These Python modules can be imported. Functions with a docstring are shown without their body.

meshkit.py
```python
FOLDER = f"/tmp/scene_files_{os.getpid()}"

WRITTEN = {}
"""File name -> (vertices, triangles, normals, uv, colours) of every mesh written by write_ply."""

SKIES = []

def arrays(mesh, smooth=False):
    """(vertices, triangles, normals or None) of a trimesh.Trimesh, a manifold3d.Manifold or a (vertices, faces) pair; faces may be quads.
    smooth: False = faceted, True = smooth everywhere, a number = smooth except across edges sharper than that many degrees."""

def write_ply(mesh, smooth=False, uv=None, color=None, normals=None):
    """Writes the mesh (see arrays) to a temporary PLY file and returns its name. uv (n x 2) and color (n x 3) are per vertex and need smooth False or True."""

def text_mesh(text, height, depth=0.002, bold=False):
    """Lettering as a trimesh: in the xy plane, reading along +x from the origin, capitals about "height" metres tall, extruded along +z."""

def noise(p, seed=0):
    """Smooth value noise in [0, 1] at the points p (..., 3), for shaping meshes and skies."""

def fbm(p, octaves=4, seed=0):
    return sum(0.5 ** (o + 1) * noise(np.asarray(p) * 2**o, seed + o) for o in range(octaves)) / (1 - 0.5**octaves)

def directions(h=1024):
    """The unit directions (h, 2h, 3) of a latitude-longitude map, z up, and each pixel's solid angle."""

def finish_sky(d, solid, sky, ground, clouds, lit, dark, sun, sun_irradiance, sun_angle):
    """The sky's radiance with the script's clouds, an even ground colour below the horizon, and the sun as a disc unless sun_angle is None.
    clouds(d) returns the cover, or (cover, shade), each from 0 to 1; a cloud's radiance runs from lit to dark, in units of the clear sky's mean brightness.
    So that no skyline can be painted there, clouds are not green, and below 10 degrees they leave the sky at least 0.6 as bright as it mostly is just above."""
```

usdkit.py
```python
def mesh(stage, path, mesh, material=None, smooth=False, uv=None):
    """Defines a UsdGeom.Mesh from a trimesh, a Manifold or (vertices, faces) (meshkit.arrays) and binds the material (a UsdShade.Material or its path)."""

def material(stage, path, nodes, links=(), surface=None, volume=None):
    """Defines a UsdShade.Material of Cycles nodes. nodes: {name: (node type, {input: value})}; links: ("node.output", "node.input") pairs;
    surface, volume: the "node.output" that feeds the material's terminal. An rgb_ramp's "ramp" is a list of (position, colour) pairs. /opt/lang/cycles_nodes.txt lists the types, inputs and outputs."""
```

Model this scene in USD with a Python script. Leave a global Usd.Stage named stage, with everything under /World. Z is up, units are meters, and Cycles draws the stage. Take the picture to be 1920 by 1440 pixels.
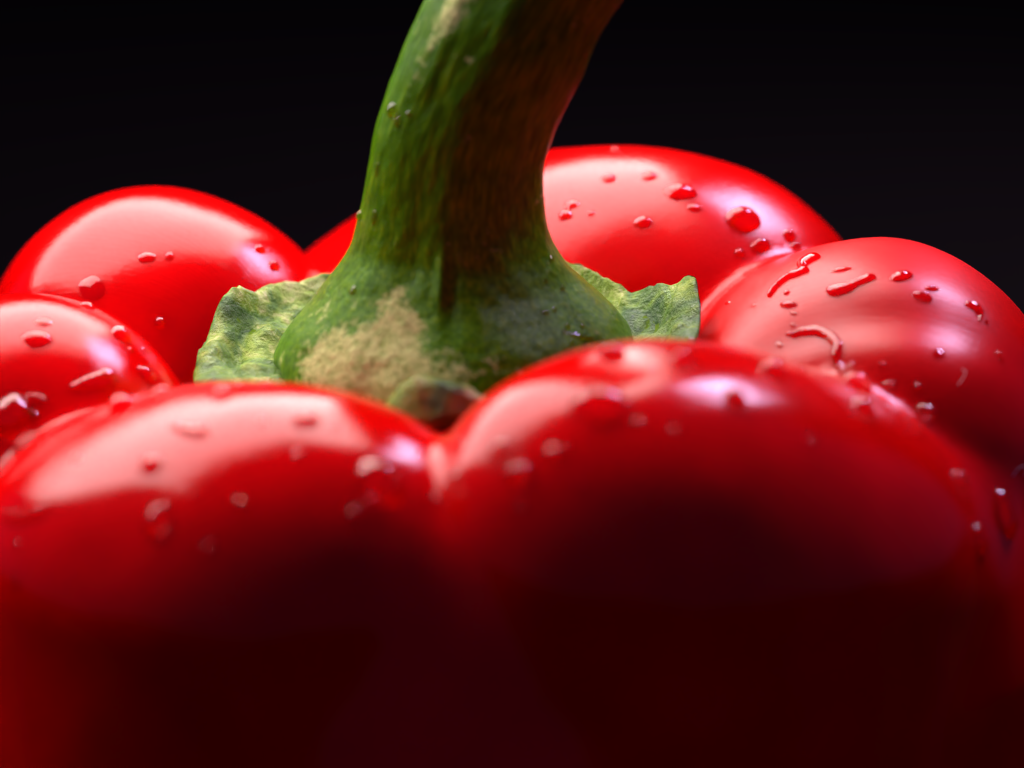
import math, numpy as np, trimesh, usdkit, meshkit
from scipy.spatial import Delaunay
from shapely.geometry import Polygon, Point
import shapely
from pxr import Usd, UsdGeom, UsdLux, Sdf, Gf, UsdShade

stage = Usd.Stage.CreateInMemory()
UsdGeom.SetStageUpAxis(stage, 'Z'); UsdGeom.SetStageMetersPerUnit(stage, 1.0)
UsdGeom.Xform.Define(stage, '/World'); UsdGeom.Scope.Define(stage, '/World/Looks')
MM = 0.001                       # the scene is laid out in millimetres, origin at the foot of the stem

# ------------------------------------------------------------------ camera
DIST, ELEV, HALFW = 220.0, math.radians(18.0), 39.0
RIGHT = np.array([1.0, 0, 0]); UP = np.array([0, math.sin(ELEV), math.cos(ELEV)]); BACK = np.array([0, -math.cos(ELEV), math.sin(ELEV)])
TARGET = RIGHT * 4.47 - UP * 2.64
EYE = TARGET + BACK * DIST
cam = UsdGeom.Camera.Define(stage, '/World/camera')
M4 = Gf.Matrix4d(*RIGHT, 0, *UP, 0, *BACK, 0, *(EYE * MM), 1)
cam.AddTransformOp().Set(M4)
FOCAL = 90.0
cam.CreateFocalLengthAttr(FOCAL); cam.CreateHorizontalApertureAttr(2 * FOCAL * HALFW / DIST)
cam.CreateFStopAttr(FOCAL / 6.4); cam.CreateFocusDistanceAttr((DIST + 3.0) * MM)
cam.CreateClippingRangeAttr(Gf.Vec2f(0.01, 50.0)); cam.CreateExposureAttr(0.15)

def ray(px, py):
    """direction of the sight line through a pixel of the 1920 x 1440 photograph (used only to find where a thing stands on the pepper)"""
    d = RIGHT * ((px - 960) / 960 * HALFW) + UP * ((720 - py) / 960 * HALFW) - BACK * DIST
    return d / np.linalg.norm(d)

# ------------------------------------------------------------------ lamps
def rect_lamp(name, pos, at, w, h, intensity, color):
    L = UsdLux.RectLight.Define(stage, '/World/' + name)
    pos, at = np.array(pos, float), np.array(at, float)
    z = (pos - at) / np.linalg.norm(pos - at); x = np.cross([0, 0, 1.0], z); x /= np.linalg.norm(x); y = np.cross(z, x)
    L.AddTransformOp().Set(Gf.Matrix4d(*x, 0, *y, 0, *z, 0, *(pos * MM), 1))
    L.CreateWidthAttr(w * MM); L.CreateHeightAttr(h * MM); L.CreateIntensityAttr(intensity); L.CreateColorAttr(Gf.Vec3f(*color))
def polar(az, el, d):
    az, el = math.radians(az), math.radians(el)
    return np.array([math.cos(az) * math.cos(el), math.sin(az) * math.cos(el), math.sin(el)]) * d
SOFT = np.array([-66, 83, 87.]) + 28 * np.array([0.21, -0.58, 0.787]) + 7 * np.array([-0.94, -0.342, 0])
rect_lamp('softbox', SOFT, SOFT + np.array([51, -140, -118.]), 222, 120, 11.2, (1.0, 0.87, 0.85))
rect_lamp('kicker', polar(51, 43, 420), (0, 0, 0), 105, 115, 38.0, (0.78, 0.60, 1.0))
fill = UsdLux.DomeLight.Define(stage, '/World/dim_fill_dome')  # added violet fill that lifts the dark lower front, no actual lamp behind it
fill.CreateIntensityAttr(0.022); fill.CreateColorAttr(Gf.Vec3f(0.75, 0.42, 1.6))

# ------------------------------------------------------------------ helpers
def tag(prim, label=None, cat=None, group=None, kind=None):
    for k, v in (('label', label), ('category', cat), ('group', group), ('kind', kind)):
        if v: prim.SetCustomDataByKey(k, v)
used = {}
def numbered(parent, name):
    n = used.get((parent, name), 0); used[(parent, name)] = n + 1
    return f'{parent}/{name}' + (f'_{n:03d}' if n else '')
def obj(name, v, f, mat, parent='/World', normals=None, prim=None):
    path = numbered(parent, name)
    m = usdkit.mesh(stage, path, (np.asarray(v) * MM, f), mat, smooth=True if normals is None else False)
    if normals is not None:
        m.CreateNormalsAttr(np.asarray(normals, np.float32)); m.SetNormalsInterpolation('vertex')
    for k, a in (prim or {}).items():
        a = np.asarray(a, np.float32)
        t = Sdf.ValueTypeNames.Float3Array if a.ndim == 2 else Sdf.ValueTypeNames.FloatArray
        UsdGeom.PrimvarsAPI(m).CreatePrimvar(k, t, 'vertex').Set(a)
    return m.GetPrim()

# ------------------------------------------------------------------ materials
def mat(name, nodes, links, surface='p.BSDF', **k):
    return usdkit.material(stage, '/World/Looks/' + name, nodes, links, surface=surface, **k)
skin = mat('pepper_skin', {
    'g': ('texture_coordinate', {}), 'a': ('attribute', {'attribute': 'streak'}),
    'n1': ('noise_texture', {'scale': 130.0, 'detail': 4.0}),
    'r1': ('rgb_ramp', {'ramp': [(0.3, (0.50, 0.0005, 0.0006)), (0.7, (0.64, 0.0009, 0.0012))]}),
    'n2': ('noise_texture', {'scale': 1.0, 'detail': 5.0, 'roughness': 0.65}),
    'n3': ('noise_texture', {'scale': 2600.0, 'detail': 2.0}),
    'add': ('mix_float', {'fac': 0.35, 'use_clamp': False}),
    'b': ('bump', {'strength': 0.28, 'distance': 0.0001}),
    'nr': ('noise_texture', {'scale': 60.0, 'detail': 3.0}), 'mt': ('attribute', {'attribute': 'matte'}), 'rs': ('math', {'math_type': 'add'}),
    'mr': ('map_range', {'from_min': 0.35, 'from_max': 0.65, 'to_min': 0.08, 'to_max': 0.14}),
    'p': ('principled_bsdf', {'ior': 1.45, 'subsurface_weight': 0.35, 'subsurface_method': 'burley', 'subsurface_scale': 0.0035, 'subsurface_radius': (1.0, 0.12, 0.05), 'coat_weight': 0.0, 'specular_ior_level': 0.19})},
    [('g.object', 'n1.vector'), ('n1.fac', 'r1.fac'), ('r1.color', 'p.base_color'), ('a.vector', 'n2.vector'), ('g.object', 'n3.vector'), ('g.object', 'nr.vector'),
     ('n2.fac', 'add.a'), ('n3.fac', 'add.b'), ('add.result', 'b.height'), ('b.normal', 'p.normal'), ('nr.fac', 'mr.value'), ('mr.result', 'rs.value1'), ('mt.fac', 'rs.value2'), ('rs.value', 'p.roughness')])
stem_mat = mat('stem_green', {
    'a': ('attribute', {'attribute': 'streak'}), 'd': ('attribute', {'attribute': 'dry_sheen'}), 'g': ('texture_coordinate', {}),
    'n1': ('noise_texture', {'scale': 1.0, 'detail': 6.0, 'roughness': 0.65}),
    'r1': ('rgb_ramp', {'ramp': [(0.25, (0.014, 0.060, 0.0004)), (0.5, (0.052, 0.165, 0.0005)), (0.78, (0.17, 0.32, 0.0010))]}),
    'n3': ('noise_texture', {'scale': 1300.0, 'detail': 8.0, 'roughness': 0.72}),
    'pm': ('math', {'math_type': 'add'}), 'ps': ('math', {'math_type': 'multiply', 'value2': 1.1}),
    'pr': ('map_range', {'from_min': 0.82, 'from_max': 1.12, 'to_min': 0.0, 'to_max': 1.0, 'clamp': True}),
    'mx': ('mix_color', {}), 'r2': ('rgb_ramp', {'ramp': [(0.3, (0.20, 0.34, 0.03)), (0.55, (0.68, 0.72, 0.28))]}),  # the pale mix colour stands in for lamp sheen on dry patches
    'rr': ('map_range', {'from_min': 0.0, 'from_max': 1.0, 'to_min': 0.25, 'to_max': 0.6}),
    'bs': ('map_range', {'from_min': 0.0, 'from_max': 1.0, 'to_min': 0.4, 'to_max': 1.6}),
    'hm': ('mix_float', {'fac': 0.5, 'use_clamp': False}),
    'b': ('bump', {'strength': 0.6, 'distance': 0.0006}),
    'p': ('principled_bsdf', {'ior': 1.45, 'specular_ior_level': 0.08})},
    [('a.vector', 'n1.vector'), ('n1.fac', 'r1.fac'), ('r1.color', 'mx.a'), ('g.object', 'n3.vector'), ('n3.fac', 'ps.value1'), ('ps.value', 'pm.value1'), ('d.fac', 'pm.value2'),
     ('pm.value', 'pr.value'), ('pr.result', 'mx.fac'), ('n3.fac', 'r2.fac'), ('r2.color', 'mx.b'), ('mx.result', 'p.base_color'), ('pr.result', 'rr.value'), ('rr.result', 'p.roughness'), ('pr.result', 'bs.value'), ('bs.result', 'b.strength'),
     ('n1.fac', 'hm.a'), ('n3.fac', 'hm.b'), ('hm.result', 'b.height'), ('b.normal', 'p.normal')])
calyx_mat = mat('calyx_green', {
    'a': ('attribute', {'attribute': 'streak'}), 'g': ('texture_coordinate', {}),
    'n1': ('noise_texture', {'scale': 0.55, 'detail': 5.0, 'roughness': 0.6, 'distortion': 0.8}),
    'r1': ('rgb_ramp', {'ramp': [(0.32, (0.020, 0.08, 0.004)), (0.46, (0.085, 0.18, 0.006)), (0.56, (0.20, 0.29, 0.018)), (0.68, (0.44, 0.42, 0.16))]}),
    'n3': ('noise_texture', {'scale': 1500.0, 'detail': 5.0, 'roughness': 0.7}),
    'n4': ('noise_texture', {'scale': 300.0, 'detail': 2.0}),
    'rr': ('map_range', {'from_min': 0.4, 'from_max': 0.6, 'to_min': 0.15, 'to_max': 0.55, 'clamp': True}),
    'b': ('bump', {'strength': 0.8, 'distance': 0.0005}),
    'p': ('principled_bsdf', {'ior': 1.45, 'specular_ior_level': 0.25})},
    [('a.vector', 'n1.vector'), ('n1.fac', 'r1.fac'), ('r1.color', 'p.base_color'), ('g.object', 'n3.vector'), ('g.object', 'n4.vector'), ('n3.fac', 'b.height'), ('b.normal', 'p.normal'),
     ('n4.fac', 'rr.value'), ('rr.result', 'p.roughness')])
def water_mat(name, color): return mat(name, {'g': ('glass_bsdf', {'IOR': 1.33, 'roughness': 0.0, 'color': (1, 1, 1)}),
    'a': ('attribute', {'attribute': 'wet_base'}), 't': ('math', {'math_type': 'greater_than', 'value2': 0.98}),
    'd': ('diffuse_bsdf', {'color': color}), 'p': ('mix_closure', {})},
    [('a.fac', 't.value1'), ('t.value', 'p.fac'), ('g.BSDF', 'p.closure1'), ('d.BSDF', 'p.closure2')], surface='p.closure')
water = water_mat('water_on_skin', (0.57, 0.0006, 0.0008)); water_stem = water_mat('water_on_stem', (0.07, 0.13, 0.0008)); water_calyx = water_mat('water_on_calyx', (0.11, 0.19, 0.015))
cloth = mat('black_cloth', {'g': ('texture_coordinate', {}), 'n': ('noise_texture', {'scale': 900.0}),
    'r': ('rgb_ramp', {'ramp': [(0.3, (0.0075, 0.0065, 0.0055)), (0.7, (0.0105, 0.009, 0.0075))]}), 'p': ('principled_bsdf', {'roughness': 0.9, 'specular_ior_level': 0.0})},
    [('g.object', 'n.vector'), ('n.fac', 'r.fac'), ('r.color', 'p.base_color')])

# ------------------------------------------------------------------ setting
def sheet(name, c, u, v):
    c, u, v = map(np.array, (c, u, v))
    return obj(name, [c - u - v, c + u - v, c + u + v, c - u + v], np.array([[0, 1, 2], [0, 2, 3]]), cloth)
FLOOR = -74.0
tag(sheet('tabletop', (0, 150, FLOOR), (900., 0, 0), (0, 600., 0)), kind='structure')
tag(sheet('backdrop', (0, 749, 350), (900., 0, 0), (0, 0, 423.)), kind='structure')

# ------------------------------------------------------------------ the pepper's body as a smooth union of lobes
#  azimuth, crest radius, crest height, tangential radius, inner, outer, top height
#  (and how much the crest falls per mm along the rim)
#  and how much the crest falls per mm along the rim, tangential radius on the other side
LOBES = [(-55.5, 28.2, 7.6, 20.0, 13, 16, 15.7, .19, 27.0), (-116.7, 27.5, 4.9, 24.0, 13, 15.2, 13.6, -.08, 17.4), (3.6, 33.4, 7.2, 19.5, 17, 13.5, 14.4, 0, 20.6),
         (68.3, 30.8, 8.9, 26.6, 23, 15.5, 22.3, .13, 34.5), (140.7, 32.9, 7.1, 14.7, 18.5, 14, 14.8, -.01, 14.6), (186.9, 32.8, 5.2, 12.9, 14, 14, 14.2, -.01, 14)]
def smin(a, b, k):
    h = np.clip(0.5 + 0.5 * (b - a) / k, 0, 1)
    return b + (a - b) * h - k * h * (1 - h)
def body_sdf(p):
    x, y, z = p[..., 0], p[..., 1], p[..., 2]
    out = None
    for az, cr, top, rt0, ri, ro, rz, sk, rt1 in LOBES:
        a = math.radians(az); ca, sa = math.cos(a), math.sin(a)
        cz = top - rz - sk * (-x * sa + y * ca)
        low = np.maximum(cz - z, 0)
        u = low / 78.0; s = np.maximum(1 + 1.1 * u ** 2 - 2.1 * u ** 3, 0.2)                 # the lobes draw in towards the foot
        t = -x * sa + y * ca; rt = np.where(t > 0, rt1, rt0); t = t / (rt * s); rr = x * ca + y * sa - cr * (0.35 + 0.65 * s)
        r = np.where(rr > 0, rr / (ro * s), rr / ri)
        h = np.maximum(z - cz, 0) / rz + np.maximum(-58 - z, 0) / 13.0
        k0 = np.sqrt(t * t + r * r + h * h)
        k1 = np.sqrt((t / rt) ** 2 + (r / np.where(rr > 0, ro, ri)) ** 2 + (h / rz) ** 2) + 1e-6
        d = k0 * (k0 - 1) / k1
        d = np.where(k0 < 0.05, -10, d)
        out = d if out is None else smin(out, d, 1.5 + 0.75 * np.clip(-0.5 - z, 0, 16) * np.exp(-((x - 0.5) / 13) ** 2) * (y < 0) + 0.7 * np.clip(-2 - z, 0, 16) * np.exp(-((x - 40) / 13) ** 2 - ((y + 20) / 16) ** 2) + 0.15 * np.clip(-z, 0, 20))
    core = [x / 26, y / 26, (z + 34) / 33]
    k0 = np.sqrt(sum(c * c for c in core)) + 1e-6
    k1 = np.sqrt((x / 676) ** 2 + (y / 676) ** 2 + ((z + 34) / 1089) ** 2) + 1e-6
    out = smin(out, k0 * (k0 - 1) / k1, 4.0)
    out = out + 0.6 * np.exp(-((y + 7.5 + 0.10 * (x - 30)) / 2.6) ** 2 - ((x - 31) / 11) ** 2 - ((z - 6) / 9) ** 2)
    for w_, (kx, ky, kz), ph in ((0.16, (.23, .21, .2), 1.1), (0.09, (.34, -.17, .29), 4.0), (0.05, (-.41, .52, .33), 2.2), (0.02, (.9, .7, -.8), .6)):
        out = out + w_ * np.sin(x * kx + ph + .6 * np.sin(z * .25)) * np.sin(y * ky + 1.7 * ph) * np.cos(z * kz + .5 * ph)
    return out
def grad(p, e=0.03):
    g = np.stack([body_sdf(p + d) - body_sdf(p - d) for d in np.eye(3) * e], -1) / (2 * e)
    return g
def onto_body(p, n=4):
    p = np.array(p, float)
    for _ in range(n):
        g = grad(p); p = p - g * (body_sdf(p) / np.maximum((g * g).sum(-1), 1e-3))[..., None]
    return p
def unit(v): return v / np.maximum(np.linalg.norm(v, axis=-1, keepdims=True), 1e-12)

def surface_nets(f, lo, hi, h):
    ax = [np.arange(a, b + h, h) for a, b in zip(lo, hi)]
    G = np.stack(np.meshgrid(*ax, indexing='ij'), -1)
    F = f(G); S = F < 0
    n = [len(a) - 1 for a in ax]
    corners = [(i, j, k) for i in (0, 1) for j in (0, 1) for k in (0, 1)]
    sub = lambda A, c: A[c[0]:c[0] + n[0], c[1]:c[1] + n[1], c[2]:c[2] + n[2]]
    cnt = sum(sub(S, c).astype(int) for c in corners)
    active = (cnt > 0) & (cnt < 8)
    idx = -np.ones(n, int); idx[active] = np.arange(active.sum())
    acc, w = np.zeros((active.sum(), 3)), np.zeros(active.sum())
    for a in range(8):
        for b in range(a + 1, 8):
            ca, cb = corners[a], corners[b]
            if sum(abs(i - j) for i, j in zip(ca, cb)) != 1: continue
            fa, fb = sub(F, ca)[active], sub(F, cb)[active]
            m = (fa < 0) != (fb < 0)
            t = np.where(m, fa / np.where(m, fa - fb, 1), 0)
            acc += np.where(m[:, None], sub(G, ca)[active] * (1 - t)[:, None] + sub(G, cb)[active] * t[:, None], 0); w += m
    v = acc / w[:, None]
    faces = []
    for ax_ in range(3):
        o = [1 if k != ax_ else 0 for k in range(3)]
        sl = [slice(o[k], F.shape[k] - 1) for k in range(3)]
        s0 = S[tuple(sl)]; sl2 = list(sl); sl2[ax_] = slice(1, F.shape[ax_]); s1 = S[tuple(sl2)]
        u, w_ = (ax_ + 1) % 3, (ax_ + 2) % 3
        for flip in (False, True):
            I = np.argwhere(s0 & ~s1 if not flip else ~s0 & s1) + np.array(o)
            def at(du, dw):
                J = I.copy(); J[:, u] += du; J[:, w_] += dw; return idx[J[:, 0], J[:, 1], J[:, 2]]
            q = [at(-1, -1), at(0, -1), at(0, 0), at(-1, 0)]
            if flip: q = q[::-1]
            faces += [np.stack([q[0], q[1], q[2]], 1), np.stack([q[0], q[2], q[3]], 1)]
    f_ = np.vstack(faces)
    return v, f_[(f_ >= 0).all(1)]

bv, bf = surface_nets(body_sdf, (-54, -54, -72), (54, 54, 16), 0.9)
bv = onto_body(bv, 3); bn = unit(grad(bv))
th = np.arctan2(bv[:, 1], bv[:, 0]); rho = np.hypot(bv[:, 0], bv[:, 1])
mer = rho - np.minimum(bv[:, 2], 0)
streak = np.stack([np.cos(th) * 130, np.sin(th) * 130, mer * 0.3], 1)

pepper = UsdGeom.Xform.Define(stage, '/World/bell_pepper').GetPrim()
tag(pepper, 'large glossy red bell pepper with thick curved green stem, wet with drops', 'bell pepper')
obj('body', bv, bf, skin, '/World/bell_pepper', normals=bn, prim={'streak': streak, 'matte': 0.26 * np.exp(-((bv - [33, 2, 8]) ** 2).sum(1) / 18 ** 2)})

# ------------------------------------------------------------------ stem
def interp(x, xs, ys):
    from scipy.interpolate import PchipInterpolator
    return PchipInterpolator(xs, ys)(x)
SZ = [-2.5, -1.0, 0.3, 2.35, 4.5, 6.6, 8.75, 12, 15.2, 19.5, 23.7, 28, 33, 38]
SX = [0, 0, 0, 0, 0, -0.1, -0.1, 0.05, 0.4, 1.7, 3.65, 5.9, 9.2, 13.2]
SR = [11.5, 12.9, 13.5, 12.5, 10.5, 8.7, 7.4, 6.7, 6.4, 6.3, 6.4, 6.1, 6.2, 6.6]
ns, nt = 260, 240
s = np.linspace(0, 1, ns); zz = interp(s, np.linspace(0, 1, len(SZ)), SZ)
cx, rad = interp(zz, SZ, SX), interp(zz, SZ, SR)
slope = np.gradient(cx, zz); tilt = np.arctan(slope) * np.clip((zz - 6) / 8, 0, 1)
T = np.linspace(0, 2 * np.pi, nt, endpoint=False)
ZZ, TT = np.meshgrid(zz, T, indexing='ij')
fl = np.clip((ZZ + 1) / 12, 0, 1)
P0 = np.stack([np.cos(TT) * 2.2, np.sin(TT) * 2.2, ZZ * 0.10], -1)
wrk = meshkit.fbm(P0 * np.array([2.6,2.6,1.2]) + 7, 4, 3) - 0.5
ridge = 0.022 * np.cos(5 * TT + 0.9 + 0.02 * ZZ) + 0.008 * np.cos(9 * TT + 2.0)
lump = meshkit.fbm(np.stack([np.cos(TT) * 13, np.sin(TT) * 13, ZZ], -1) * 0.35 + 3, 4, 9) - 0.5
fold = 0.45 * np.exp(-((TT - math.radians(266)) / 0.05) ** 2 - ((ZZ - 7.6) / 1.9) ** 2) - 0.4 * np.exp(-((TT - math.radians(271)) / 0.06) ** 2 - ((ZZ - 7.0) / 2.2) ** 2)
R = rad[:, None] * (1 + ridge * (0.35 + 0.65 * fl)) + wrk * 0.25 * (0.4 + 0.6 * fl) + lump * 0.9 * (1 - 0.7 * fl) + fold
ct, st = np.cos(tilt)[:, None], np.sin(tilt)[:, None]
sv = np.stack([cx[:, None] + R * np.cos(TT) * ct, R * np.sin(TT), ZZ + np.cos(TT) * R * (-st) + 0.055 * R * np.cos(TT) * (1 - fl)], -1)
def grid_faces(a, b):
    i, j = np.meshgrid(np.arange(a - 1), np.arange(b), indexing='ij'); k = (j + 1) % b
    q = np.stack([i * b + j, i * b + k, (i + 1) * b + k, (i + 1) * b + j], -1).reshape(-1, 4)
    return np.vstack([q[:, [0, 1, 2]], q[:, [0, 2, 3]]])
V = sv.reshape(-1, 3); F = grid_faces(ns, nt)
V = np.vstack([V, sv[-1].mean(0)]); last = (ns - 1) * nt
F = np.vstack([F, [[last + j, last + (j + 1) % nt, len(V) - 1] for j in range(nt)]])
def blob(px_t, z0, wt, wz, amp=1.0):
    d = (TT - math.radians(px_t) + np.pi) % (2 * np.pi) - np.pi
    return amp * np.exp(-(d / wt) ** 2 - ((ZZ - z0) / wz) ** 2)
dry_sheen = (meshkit.fbm(np.stack([np.cos(TT) * R * .5, np.sin(TT) * R * .5, ZZ * .4], -1), 5, 77) - .5) * 0.7 + 0.75 * blob(236, 2.2, 0.46, 2.4) + 0.55 * blob(222, 25, 0.2, 5) + 0.5 * blob(243, 5.6, 0.16, 1.6) + 0.35 * blob(252, 4.2, 0.12, 2.0) + 0.25 * blob(262, 1.5, 0.35, 2) + 0.06  # mask of dry patches on the lit left, their sheen painted as pale colour
ss = np.stack([np.cos(TT) * R * 3.2, np.sin(TT) * R * 3.2, ZZ * 0.5], -1)
STEM_V, STEM_F = V, F
obj('stem', V, F, stem_mat, '/World/bell_pepper', prim={'streak': np.vstack([ss.reshape(-1, 3), [0, 0, 9]]), 'dry_sheen': np.append(dry_sheen.ravel(), .2)})

# ------------------------------------------------------------------ calyx
CT = [-170, -150, -125, -95, -60, -20, 0, 13, 30, 48, 90, 120, 142, 160, 175]
CR = [19.8, 18.5, 15.5, 18.8, 16, 18, 18.8, 19.0, 16, 14.8, 14, 16, 18.2, 19.0, 19.2]
CZ = [1.0, 0, -.5, 1.2, 0, 1, 3.6, 5.0, 4.2, 5.4, 4, 4.0, 4.2, 4.3, 2.6]
def per(xs, ys, t):
    from scipy.interpolate import PchipInterpolator
    xs = np.array(xs, float); X = np.concatenate([xs - 360, xs, xs + 360]); return PchipInterpolator(X, np.tile(ys, 3))((np.degrees(t) + 180) % 360 - 180)
nr, nt2 = 60, 300
T2 = np.linspace(-np.pi, np.pi, nt2, endpoint=False)
RR, ZR = per(CT, CR, T2), per(CT, CZ, T2)
U = np.linspace(0, 1, nr)
rr = 9 + (RR[None, :] - 9) * U[:, None]
w = np.clip((rr - 12.5) / np.maximum(RR[None, :] - 12.5, 1), 0, 1)
dang = lambda a: (T2[None, :] - math.radians(a) + np.pi) % (2 * np.pi) - np.pi
zt = -0.6 + (ZR[None, :] + 0.6) * w ** 1.6 + 3.5 * np.exp(-(dang(-94) / 0.26) ** 2 - ((rr - 17.0) / 1.6) ** 2) \
   + 0.055 * rr * np.cos(T2)[None, :] * 0.6
X, Y = rr * np.cos(T2), rr * np.sin(T2)
L2 = meshkit.fbm(np.stack([X, Y, zt * 0.4], -1) * 0.38 + 5, 4, 21) - 0.5
L3 = meshkit.fbm(np.stack([X, Y, zt * 0.4], -1) * 0.95 + 31, 3, 8) - 0.5
zt = zt + (L2 * 1.9 + L3 * 0.9) * np.clip((rr - 11) / 3, 0, 1)
zt = zt + 0.7 * np.exp(-(dang(12) / 0.13) ** 2 - ((rr - 19) / 0.9) ** 2) + 0.8 * np.exp(-(dang(160) / 0.13) ** 2 - ((rr - 18.4) / 0.9) ** 2)
zt = zt - 0.9 * np.exp(-(dang(18) / 0.5) ** 2 - ((rr - 15.8) / 0.9) ** 2) - 1.0 * np.exp(-(dang(170) / 0.45) ** 2 - ((rr - 16.6) / 0.8) ** 2)
edge = (1 - np.exp(-(1 - U) / 0.13))[:, None]
edge = np.clip(edge * 1.0, 0, 1)
top = np.stack([X, Y, zt - 1.8 * (1 - edge)], -1)
bot = np.stack([X * 0.985, Y * 0.985, zt - 3.4 + 1.0 * (1 - edge)], -1)[::-1]
cv = np.concatenate([top, bot]); cf = grid_faces(2 * nr, nt2)
cb = 0.28 + 0.55 * (meshkit.fbm(cv * 0.3 + 11, 3, 5) - 0.35)
CALYX_V, CALYX_F = cv.reshape(-1, 3), cf
obj('calyx', cv.reshape(-1, 3), cf, calyx_mat, '/World/bell_pepper',
    prim={'streak': cv.reshape(-1, 3) * 0.6, 'dry_sheen': cb.ravel()})

# ------------------------------------------------------------------ water on the skin
def hit_body(px, py):
    """where the sight lines through the pixels first meet the pepper's skin"""
    px, py = np.broadcast_arrays(np.asarray(px, float), np.asarray(py, float))
    d = RIGHT * ((px - 960) / 960 * HALFW)[..., None] + UP * ((720 - py) / 960 * HALFW)[..., None] - BACK * DIST
    d = unit(d); t = np.full(px.shape, 140.0)
    for _ in range(160):
        t = t + np.clip(body_sdf(EYE + d * t[..., None]) * 0.6, -1.0, 6.0)
    return EYE + d * t[..., None]
def frame(n):
    up = np.array([0, 0, 1.0]) - n * n[2]
    if np.linalg.norm(up) < .05: up = np.array([0, 1.0, 0])
    e2 = unit(up); return np.cross(e2, n), e2
def on_skin(q):
    q = onto_body(q, 3); return q, unit(grad(q))
def bead_mesh(c, n, a, b, ang, h, seed, project=None):
    """a domed bead: an uneven ellipse of half axes a, b (mm) lying on the skin, h high"""
    e1, e2 = frame(n); ca, sa = math.cos(ang), math.sin(ang)
    e1, e2 = e1 * ca + e2 * sa, e2 * ca - e1 * sa
    rng = np.random.default_rng(seed); K, J = 40, 14
    th = np.linspace(0, 2 * np.pi, K, endpoint=False)
    edge = 1 + sum(rng.normal(0, 0.055 / k ** .6) * np.cos(k * th + rng.uniform(0, 6.28)) for k in (2, 3, 4, 5))
    rho = np.sin(np.linspace(0, 1, J + 1)[1:] * np.pi / 2)
    u = (rho[:, None] * edge * a * np.cos(th)); v = (rho[:, None] * edge * b * np.sin(th))
    hh = np.repeat((h * (1 - rho ** 2) ** 0.75)[:, None], K, 1)
    q = np.vstack([c[None], (c + u[..., None] * e1 + v[..., None] * e2).reshape(-1, 3)]); H = np.append(h, hh.ravel())
    q, nn = (project or on_skin)(q)
    top = q + nn * np.maximum(H, 0.03)[:, None]; bot = q + nn * 0.015
    f = [[0, 1 + j, 1 + (j + 1) % K] for j in range(K)]
    f = np.vstack([f, grid_faces(J, K)[:, ::-1] + 1]) if False else np.vstack([f, [[1 + x for x in t][::-1] for t in grid_faces(J, K)]])
    m = len(q); last = 1 + (J - 1) * K
    side = []
    for j in range(K):
        k = (j + 1) % K; A, B = last + j, last + k
        side += [[A, A + m, B], [B, A + m, B + m]]
    V, F = np.vstack([top, bot]), np.vstack([f, f[:, ::-1] + m, side])
    if trimesh.Trimesh(V, F, process=False).volume < 0: F = F[:, ::-1]
    return V, F, np.repeat([0., 1.], m)
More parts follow.
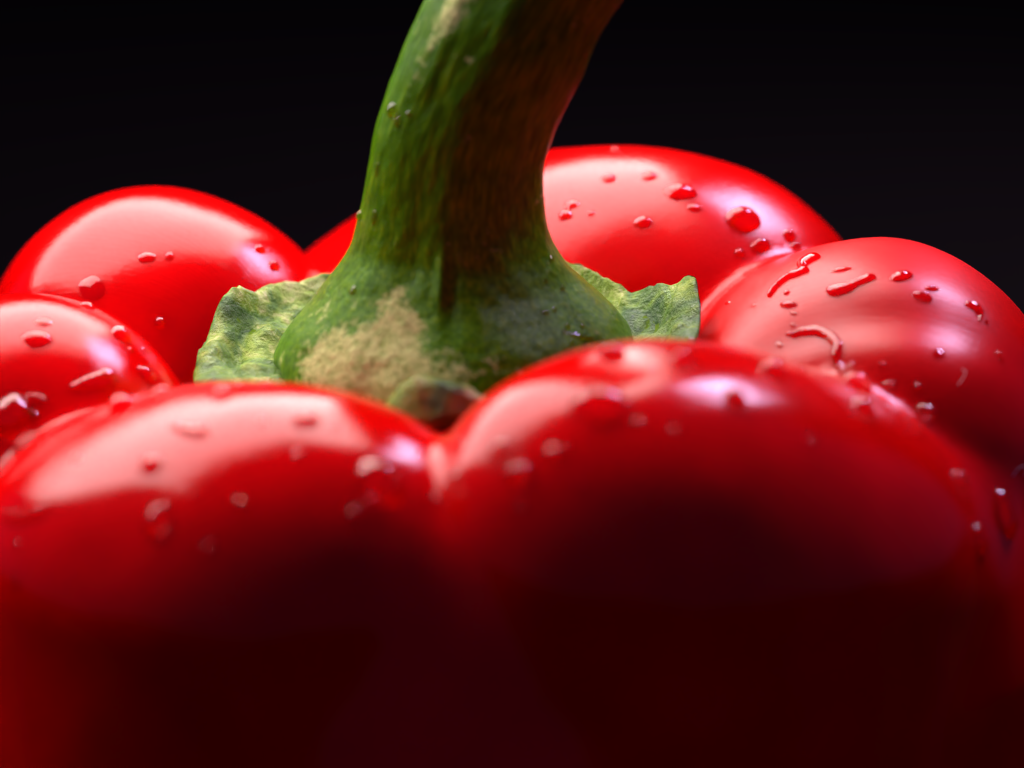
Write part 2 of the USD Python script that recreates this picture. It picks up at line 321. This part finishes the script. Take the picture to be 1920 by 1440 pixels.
def puddle_mesh(poly_px, h, rim, step=0.16):
    """a flat film of water with a rounded rim, its outline given on the skin"""
    P = Polygon(poly_px).buffer(0)
    P = P.buffer(-3).buffer(6).buffer(-3)
    if P.geom_type != 'Polygon': P = max(P.geoms, key=lambda g: g.area)
    xy = np.array(P.exterior.segmentize(4.0).coords)[:-1]
    S = hit_body(xy[:, 0], xy[:, 1]); c = S.mean(0); n = unit(grad(onto_body(c[None])))[0]; e1, e2 = frame(n)
    b2 = np.stack([(S - c) @ e1, (S - c) @ e2], 1); Q = Polygon(b2).buffer(0)
    if Q.geom_type != 'Polygon': Q = max(Q.geoms, key=lambda g: g.area)
    pts = [np.array(Q.exterior.segmentize(step).coords)[:-1]]
    for off in (0.03, 0.07, 0.13, 0.2, 0.3):
        g = Q.buffer(-off)
        for gg in getattr(g, 'geoms', [g]):
            if not gg.is_empty: pts.append(np.array(gg.exterior.segmentize(step).coords)[:-1])
    x0, y0, x1, y1 = Q.bounds; s2 = step * 1.5
    gx, gy = np.meshgrid(np.arange(x0, x1, s2), np.arange(y0, y1, s2)); g = np.stack([gx.ravel(), gy.ravel()], 1)
    g = g[shapely.contains_xy(Q.buffer(-0.38), g[:, 0], g[:, 1])]
    nb = len(pts[0]); uv = np.vstack(pts + [g])
    tri = Delaunay(uv).simplices; cen = uv[tri].mean(1)
    tri = tri[shapely.contains_xy(Q.buffer(1e-4), cen[:, 0], cen[:, 1])]
    cr = np.cross(uv[tri[:, 1]] - uv[tri[:, 0]], uv[tri[:, 2]] - uv[tri[:, 0]]); tri = np.where((cr < 0)[:, None], tri[:, ::-1], tri)
    dist = shapely.distance(shapely.points(uv), Q.exterior); dist[:nb] = 0
    if rim is None: rim = dist.max() * 1.05; h = 0.75 * rim
    t = np.clip(dist / rim, 0, 1); H = 0.75 * h * (np.clip(1 - (1 - t) ** 2, 0, 1)) ** 0.62
    q = onto_body(c + uv[:, :1] * e1 + uv[:, 1:] * e2, 3); nn = unit(grad(q))
    top, bot = q + nn * np.maximum(H, 0.03)[:, None], q + nn * 0.015
    m = len(q); e = np.sort(np.vstack([tri[:, [0, 1]], tri[:, [1, 2]], tri[:, [2, 0]]]), 1)
    d = np.vstack([tri[:, [0, 1]], tri[:, [1, 2]], tri[:, [2, 0]]])
    _, inv, cnt = np.unique(e, axis=0, return_inverse=True, return_counts=True)
    bd = d[cnt[inv.ravel()] == 1]
    side = np.vstack([np.stack([bd[:, 0], bd[:, 0] + m, bd[:, 1]], 1), np.stack([bd[:, 1], bd[:, 0] + m, bd[:, 1] + m], 1)])
    V, F = np.vstack([top, bot]), np.vstack([tri, tri[:, ::-1] + m, side])
    k = np.unique(F); re = -np.ones(len(V), int); re[k] = np.arange(len(k)); base = np.repeat([0., 1.], m)[k]; V, F = V[k], re[F]
    if trimesh.Trimesh(V, F, process=False).volume < 0: F = F[:, ::-1]
    return V, F, base
# px, py, width in the photograph's pixels; aspect (height/width on the skin), turn in degrees, height/half-width, label
G_A, G_C, G_D, G_E, G_F, G_G = ('drops on the back left lobe', 'drops on the back lobe behind the stem', 'drops on the right lobe', 'drops on the front right lobe', 'drops on the front left lobe', 'drops on the left lobe')
BEADS = [
 # back left lobe
 (275, 483, 36, .7, 0, .35, 'small flat dark red drop in the middle of the back left lobe', G_A),
 (318, 480, 18, 1, 0, .4, 'tiny drop just right of the dark drop on the back left lobe', G_A),
 (172, 540, 46, 1.3, 60, .15, 'flat blurry smear of water low on the back left lobe', G_A),
 (488, 468, 22, 1, 0, .6, 'small bright drop near the right rim of the back left lobe', G_A),
 (514, 499, 24, 1, 0, .6, 'small bright drop on the back left lobe above the pointed sepal', G_A),
 (300, 606, 22, 1.2, 0, .7, 'glinting drop at the foot of the back left lobe beside the left lobe', G_A),
 # left lobe
 (70, 636, 58, .8, -10, .35, 'flat oval drop with a dark lower rim on the left lobe', G_G),
 (82, 604, 32, .8, -10, .2, 'faint thin drop just above the flat oval drop on the left lobe', G_G),
 (165, 575, 34, .8, 0, .5, 'drop at the upper edge of the left lobe', G_G),
 (227, 628, 48, 1.0, -35, .5, 'shiny oval drop high on the right flank of the left lobe', G_G),
 (244, 656, 13, 1, 0, .5, 'tiny speck of a drop below the shiny oval drop on the left lobe', G_G),
 (274, 657, 30, .4, -45, .5, 'thin slanted drop near the right edge of the left lobe', G_G),
 (276, 703, 36, 1.3, 30, .5, 'curved bright edged drop low on the right flank of the left lobe', G_G),
 (22, 782, 80, 1.2, 0, .6, 'large domed drop at the lower left beside the front left lobe', G_G),
 # front left lobe
 (228, 764, 62, .8, 0, .75, 'plump orange red bead near the crest of the front left lobe', G_F),
 (416, 741, 50, .9, 0, .5, 'blurry pale drop on the crest of the front left lobe', G_F),
 (573, 790, 54, .7, -5, .45, 'flat dark red oval drop on the bright band of the front left lobe', G_F),
 (628, 803, 25, .9, 0, .5, 'small round drop right of the flat dark oval on the front left lobe', G_F),
 (491, 791, 26, .9, 0, .4, 'faint small drop left of the flat dark oval on the front left lobe', G_F),
 (283, 872, 50, .9, 0, .45, 'dark drop at the lower edge of the bright band on the front left lobe', G_F),
 (145, 860, 24, 1, 0, .4, 'small faint drop in the pale glare of the front left lobe', G_F),
 (714, 905, 76, 1.5, 15, .75, 'big hanging drop with two glints near the cleft of the front lobes', G_F),
 (294, 975, 50, 1.4, 0, .7, 'hanging drop with a pale cap below the bright band of the front left lobe', G_F),
 (452, 943, 26, 1.2, 0, .6, 'faint drop in the dark middle of the front left lobe', G_F),
 (392, 1028, 24, 1.2, 0, .7, 'small violet glinting drop on the dark face of the front left lobe', G_F),
 (664, 963, 30, 1.1, 0, .7, 'violet drop below the big hanging drop on the front left lobe', G_F),
 (558, 850, 24, 1, 0, .6, 'small magenta drop under the bright band of the front left lobe', G_F),
 (25, 1086, 26, 1.4, 0, .8, 'small bright drop on the lower left of the dark front face', G_F),
 (33, 1021, 20, 1.1, 0, .7, 'tiny violet drop at the far left of the front left lobe', G_F),
 (818, 935, 24, 1.2, 20, .6, 'small drop in the cleft between the front lobes', G_F),
 (788, 852, 20, 1, 0, .7, 'tiny glinting drop on the right rim of the front left lobe', G_F),
 (742, 775, 24, .8, -30, .5, 'small drop on the red right rim of the front left lobe', G_F),
 (500, 716, 30, .7, 0, .7, 'small bead standing on the very crest of the front left lobe', G_F),
 (560, 713, 24, .7, 0, .7, 'tiny bead on the crest of the front left lobe under the stem foot', G_F),
 (445, 719, 26, .7, 0, .7, 'tiny bead on the crest of the front left lobe below the left sepal', G_F),
 (300, 735, 40, .8, 0, .5, 'low bead on the upper left crest of the front left lobe', G_F),
 # front right lobe
 (1147, 665, 56, .8, 0, .7, 'bead with a bright spot on the crest of the front right lobe', G_E),
 (1276, 676, 60, .8, 0, .65, 'bead with a bright spot right of the crest of the front right lobe', G_E),
 (1125, 757, 112, .85, 0, .45, 'largest drop, a wide dark dome on the front right lobe', G_E),
 (938, 843, 64, .5, 50, .65, 'slanted oval drop in the pale glare of the front right lobe', G_E),
 (972, 886, 54, .8, 40, .7, 'dark drop at the lower edge of the pale glare on the front right lobe', G_E),
 (1449, 698, 70, .8, 0, .65, 'bead above the lilac hot spot of the front right lobe', G_E),
 (1378, 748, 48, 1.1, 0, .6, 'dark bead left of the lilac hot spot on the front right lobe', G_E),
 (1195, 790, 28, .9, 0, .5, 'small pale drop right below the largest drop', G_E),
 (1264, 805, 20, 1, 0, .6, 'tiny violet drop below the crest band of the front right lobe', G_E),
 (1519, 825, 20, 1, 0, .6, 'tiny violet drop on the dark face right of the lilac hot spot', G_E),
 (1606, 725, 58, 1.1, -30, .7, 'bead on the right shoulder of the front right lobe', G_E),
 (1618, 768, 46, 1.2, -30, .7, 'bead directly below another bead on the right shoulder of the front right lobe', G_E),
 (1502, 690, 16, 1, 0, .7, 'tiny round bead between two beads on the crest of the front right lobe', G_E),
 (1585, 726, 16, 1, 0, .7, 'tiny round bead left of the shoulder bead on the front right lobe', G_E),
 (1043, 845, 44, .6, 10, .7, 'faint wide drop under the largest drop', G_E),
 (848, 893, 42, .45, 25, .4, 'thin slanted drop right of the cleft between the front lobes', G_E),
 (860, 832, 22, 1, 0, .6, 'tiny drop on the left rim of the front right lobe', G_E),
 (976, 952, 20, 1, 0, .5, 'faint small drop below the pale glare of the front right lobe', G_E),
 (1090, 917, 20, 1, 0, .5, 'faint small drop on the dark face of the front right lobe', G_E),
 (1222, 692, 14, 1, 0, .5, 'pin sized drop between the two crest beads of the front right lobe', G_E),
 (1798, 900, 34, 1.2, -40, .8, 'drop with a sharp white glint low on the right flank', G_E),
 (1885, 965, 56, 1.8, -15, .6, 'long glowing red drop at the far right edge', G_E),
 (1838, 1010, 40, 1.5, -10, .6, 'glowing red drop left of the long drop at the far right edge', G_E),
 # back lobe
 (1142, 335, 28, 1, 0, .4, 'dark round drop high on the back lobe beside the stem', G_C),
 (1216, 330, 34, 1, 0, .25, 'faint flat drop high on the back lobe', G_C),
 (1276, 360, 66, .75, 0, .4, 'wide drop with a dark lower edge in the middle of the back lobe', G_C),
 (1302, 390, 28, .8, 0, .35, 'faint drop just below the wide drop on the back lobe', G_C),
 (1060, 404, 28, 1, 0, .4, 'red drop on the back lobe nearest to the stem', G_C),
 (1072, 384, 26, 1, 0, .25, 'faint smear above the red drop nearest to the stem', G_C),
 (1108, 401, 14, 1, 0, .4, 'pin sized drop on the back lobe near the stem', G_C),
 (1206, 417, 36, .8, 0, .4, 'small dark drop low in the middle of the back lobe', G_C),
 (1394, 412, 74, .85, 0, .55, 'big drop with a bright core on the right of the back lobe', G_C),
 (1427, 460, 42, .8, 0, .6, 'drop below the big bright cored drop on the back lobe', G_C),
 (1388, 474, 20, 1, 0, .6, 'tiny drop low on the right of the back lobe', G_C),
 (1480, 442, 28, 1, 0, .6, 'drop near the right rim of the back lobe', G_C),
 (1492, 464, 24, 1, 0, .6, 'small glinting drop next to the right lobe on the back lobe', G_C),
 (1153, 280, 18, .9, 0, .35, 'bead standing on the topmost rim of the back lobe', G_C),
 # right lobe
 (1620, 443, 30, .8, 0, .8, 'bead standing on the top rim of the right lobe against the black', G_D),
 (1578, 506, 40, .38, 55, .45, 'thin upright drop left of the long forked drop on the right lobe', G_D),
 (1691, 518, 52, .6, 28, .45, 'hollow looking oblong drop near the top of the right lobe', G_D),
 (1748, 541, 30, .5, -12, .45, 'small dark oval drop right of the oblong drop on the right lobe', G_D),
 (1731, 556, 40, .6, -35, .5, 'white rimmed oval drop above the lilac sheen of the right lobe', G_D),
 (1475, 549, 15, .8, 0, .5, 'tiny drop left of the short arched drop on the right lobe', G_D),
 (1478, 571, 40, .5, 15, .45, 'short arched drop with a dark lower edge on the right lobe', G_D),
 (1488, 588, 16, .5, 0, .5, 'sliver of water under the short arched drop on the right lobe', G_D),
 (1487, 611, 12, .8, 0, .6, 'pin sized drop above the arched run of water on the right lobe', G_D),
 (1480, 626, 15, .7, 30, .6, 'tiny drop left of the top of the arched run of water', G_D),
 (1656, 682, 11, 1, 0, .7, 'single small round drop right of the arched run of water', G_D),
 (1668, 723, 28, .7, -10, .5, 'flattened drop at the foot of the right lobe behind the front shoulder', G_D),
 (1721, 725, 19, .9, 0, .6, 'small round drop at the foot of the lilac sheen on the right lobe', G_D),
 (1760, 664, 26, .9, 0, .12, 'flat dark round spot of water on the lilac sheen', G_D),
 (1738, 772, 44, .8, -25, .6, 'drop with a white glint low on the right lobe near the front shoulder', G_D),
 (1365, 568, 24, .5, 25, .4, 'thin slanted drop on the right lobe near the sepal tip', G_D),
 (1413, 573, 15, .7, 15, .4, 'pale tiny drop on the inner slope of the right lobe', G_D),
 (1872, 665, 12, 1.2, 0, .7, 'sparkling speck of water on the dark right flank', G_D),
 (1878, 676, 9, 1.2, 0, .7, 'smaller sparkling speck just below another on the dark right flank', G_D),
 (1850, 604, 9, 1, 0, .7, 'lone white speck of water on the upper right flank', G_D),
]
C0 = hit_body([b[0] for b in BEADS], [b[1] for b in BEADS])
C0 = onto_body(C0, 3); N0 = unit(grad(C0))
for k, ((px, py, w, asp, ang, hr, label, group), c, n) in enumerate(zip(BEADS, C0, N0)):
    mmpx = float((EYE - c) @ BACK) * HALFW / 960 / DIST
    a = w * mmpx * 0.5; b = a * asp
    if group in (G_F, G_E) and w < 31: a, b = a * .72, b * .72
    V, F, B = bead_mesh(c, n, a, b, math.radians(ang), (0.6 if group in (G_F, G_E) and w < 31 else 1.3) * hr * min(a, b), k)
    tag(obj('water_drop', V, F, water, prim={'wet_base': B}), label, 'water drop', group)
PUDDLES = [
 ([(1478, 634), (1490, 621), (1508, 613), (1530, 611), (1552, 616), (1570, 628), (1581, 646), (1578, 664), (1576, 678), (1586, 690), (1600, 676), (1604, 684), (1590, 702), (1572, 703), (1562, 690), (1558, 668), (1560, 650), (1548, 637), (1530, 630), (1508, 630), (1490, 634)], .3, None,
  'large arched run of water with a dark curved rim on the right lobe', G_D),
 ([(1547, 545), (1556, 537), (1580, 534), (1602, 527), (1622, 516), (1640, 515), (1646, 521), (1632, 528), (1612, 535), (1592, 548), (1570, 556), (1555, 555)], .3, None, 'long forked drop lying across the right lobe', G_D),
 ([(1432, 564), (1444, 545), (1462, 527), (1480, 514), (1500, 508), (1492, 496), (1510, 484), (1530, 478), (1548, 479), (1530, 488), (1512, 498), (1520, 508), (1500, 516), (1478, 524), (1460, 538), (1446, 556)], .3, None, 'long thin branching trickle on the inner slope of the right lobe', G_D),
 ([(1808, 566), (1822, 565), (1838, 574), (1846, 586), (1842, 600), (1836, 606), (1834, 592), (1824, 580), (1810, 572)], .3, None, 'bright hook shaped drop on the upper right flank', G_D),
 ([(122, 728), (140, 716), (160, 706), (180, 698), (196, 690), (208, 692), (220, 706), (216, 722), (196, 728), (160, 732)], .4, .6, 'broad puddle with a bright tip low on the left lobe', G_G),
 ([(44, 752), (52, 738), (68, 737), (92, 748), (84, 752), (66, 750), (62, 768), (76, 782), (58, 784), (48, 770)], .3, None, 'crooked wet patch beside the large domed drop on the left', G_G),
 ([(305, 797), (340, 799), (388, 800), (392, 812), (370, 822), (348, 818), (325, 806)], .3, None, 'tapering teardrop shaped drop on the bright band of the front left lobe', G_F),
 ([(2, 960), (20, 956), (40, 958), (62, 950), (84, 940), (95, 938), (92, 952), (74, 972), (50, 980), (24, 982), (4, 978)], .3, None, 'ragged dark puddle at the left edge of the front left lobe', G_F),
 ([(1460, 640), (1452, 646), (1462, 654), (1470, 648)], .3, None, 'dark little drop left of the arched run of water', G_D),
]
for pl, h, rim, label, group in PUDDLES:
    V, F, B = puddle_mesh(pl, h, rim)
    tag(obj('water_puddle', V, F, water, prim={'wet_base': B}), label, 'water drop', group)

# ------------------------------------------------------------------ water on the stem and the calyx
from scipy.spatial import cKDTree
class Surface:
    def __init__(self, v, f):
        self.v, self.f = np.asarray(v), np.asarray(f); _, _, n = meshkit.arrays((self.v, self.f), True)
        self.n, self.tree = n, cKDTree(self.v)
    def hit(self, px, py):
        d = ray(px, py); A, B, C = (self.v[self.f[:, k]] for k in range(3))
        e1, e2 = B - A, C - A; h = np.cross(d, e2); a = (e1 * h).sum(1); a = np.where(abs(a) < 1e-12, 1e-12, a)
        s_ = EYE - A; u = (s_ * h).sum(1) / a; q = np.cross(s_, e1); v = (q @ d) / a; t = (e2 * q).sum(1) / a
        ok = (u >= 0) & (v >= 0) & (u + v <= 1) & (t > 0)
        if not ok.any():
            k = np.argmin(np.linalg.norm(np.cross(self.v - EYE, d), axis=1)); return self.v[k], self.n[k]
        p = EYE + d * t[ok].min(); return p, self.n[self.tree.query(p)[1]]
    def on(self, q):
        d, k = self.tree.query(q, k=6); w = 1 / (d + 1e-3); w /= w.sum(1, keepdims=True)
        n = unit((self.n[k] * w[..., None]).sum(1)); p = (self.v[k] * w[..., None]).sum(1)
        return q + n * ((p - q) * n).sum(1)[:, None], n
STEM, CALYX = Surface(STEM_V, STEM_F), Surface(CALYX_V, CALYX_F)
G_S, G_K = 'drops on the stem', 'wet films on the calyx'
GREEN = [
 (STEM, 736, 208, 24, 1.3, 0, .8, 'pale bead standing on the left edge of the stem, the largest of its cluster', G_S),
 (STEM, 746, 226, 16, 1.5, 0, .6, 'yellow bead just below the pale edge bead on the stem', G_S),
 (STEM, 766, 214, 14, .9, 0, .5, 'tiny triangular glinting drop right of the pale edge bead on the stem', G_S),
 (STEM, 675, 405, 16, 1.3, 0, .8, 'small bead on the left edge of the stem just above its flare', G_S),
 (STEM, 702, 407, 15, 2.0, 0, .5, 'small yellow drop inside the left edge of the stem above its flare', G_S),
 (STEM, 707, 318, 12, 2.2, 10, .5, 'narrow drop on the left edge halfway up the stem', G_S),
 (STEM, 662, 545, 18, 1, 0, .4, 'small yellow drop on the left of the flared stem foot', G_S),
 (STEM, 1034, 486, 16, .8, 0, .6, 'white glinting droplet on the dark right side of the stem above its flare', G_S),
 (STEM, 1024, 527, 8, 1, 0, .7, 'lone pin sized droplet on the dark right side of the stem foot', G_S),
 (STEM, 1055, 541, 11, 1, 0, .6, 'tiny glinting droplet on the right flare of the stem', G_S),
 (STEM, 1022, 586, 20, .5, -25, .6, 'elongated glinting droplet on the right flare of the stem', G_S),
 (STEM, 1040, 581, 15, .7, 20, .6, 'round glinting droplet next to the elongated one on the right flare', G_S),
 (STEM, 1088, 631, 62, .22, -30, .7, 'long bright streak of water at the right foot of the stem', G_S),
 (STEM, 1064, 612, 14, 1, 0, .7, 'bubble like droplet at the upper end of the bright water streak', G_S),
 (STEM, 1058, 622, 10, 1, 0, .7, 'pin sized droplet left of the bright water streak', G_S),
 (STEM, 1072, 644, 11, 1, 0, .7, 'pin sized droplet below the bright water streak', G_S),
 (STEM, 1092, 611, 10, 1, 0, .7, 'pin sized droplet above the bright water streak', G_S),
 (STEM, 846, 720, 30, .3, -10, .4, 'thin wet rim where the front of the stem foot meets the calyx', G_S),
 (CALYX, 1216, 612, 60, .7, 10, .22, 'grey film of water lying on the right calyx flap', G_K),
 (CALYX, 1210, 572, 60, .35, -15, .25, 'curved wet streak in the fold of the right calyx flap', G_K),
 (CALYX, 1290, 536, 26, 1, 0, .3, 'wet bead on the upturned tip of the right calyx flap', G_K),
 (CALYX, 445, 600, 26, 1.2, 0, .35, 'pale glinting drop in the middle of the left calyx flap', G_K),
 (CALYX, 480, 568, 30, .6, 0, .3, 'small wet streak high on the left calyx flap', G_K),
 (CALYX, 470, 622, 26, .8, 20, .3, 'small wet patch low on the left calyx flap', G_K),
]
for k, (sf, px, py, w, asp, ang, hr, label, group) in enumerate(GREEN):
    c, n = sf.hit(px, py); mmpx = float((EYE - c) @ BACK) * HALFW / 960 / DIST; a = w * mmpx * .5; b = a * asp
    V, F, B = bead_mesh(c, n, a, b, math.radians(ang), 1.2 * hr * min(a, b), 500 + k, sf.on)
    tag(obj('water_drop', V, F, water_stem if sf is STEM else water_calyx, prim={'wet_base': B}), label, 'water drop', group)

# ------------------------------------------------------------------ stray fibres
lint = mat('lint_white', {'p': ('principled_bsdf', {'base_color': (0.55, 0.5, 0.52), 'roughness': 0.8})}, [])
for (pts, label) in (([(1898, 893), (1903, 880), (1910, 874), (1917, 880), (1919, 892)], 'fine curled white lint fibre stuck on the far right flank'),
                     ([(1796, 722), (1803, 712), (1806, 702), (1800, 697)], 'short white lint fibre on the right lobe below the lilac sheen')):
    q = hit_body([p[0] for p in pts], [p[1] for p in pts]); n = unit(grad(q)); q = q + n * np.array([0.05, .25, .4, .3, .1])[:len(q), None]
    c = UsdGeom.BasisCurves.Define(stage, numbered('/World', 'lint_fibre'))
    c.CreateTypeAttr('cubic'); c.CreateBasisAttr('catmullRom'); c.CreateWrapAttr('pinned')
    c.CreateCurveVertexCountsAttr([len(q)]); c.CreatePointsAttr([Gf.Vec3f(*map(float, p * MM)) for p in q]); c.CreateWidthsAttr([0.05 * MM] * len(q)); c.SetWidthsInterpolation('vertex')
    UsdShade.MaterialBindingAPI.Apply(c.GetPrim()).Bind(lint); tag(c.GetPrim(), label, 'lint fibre')
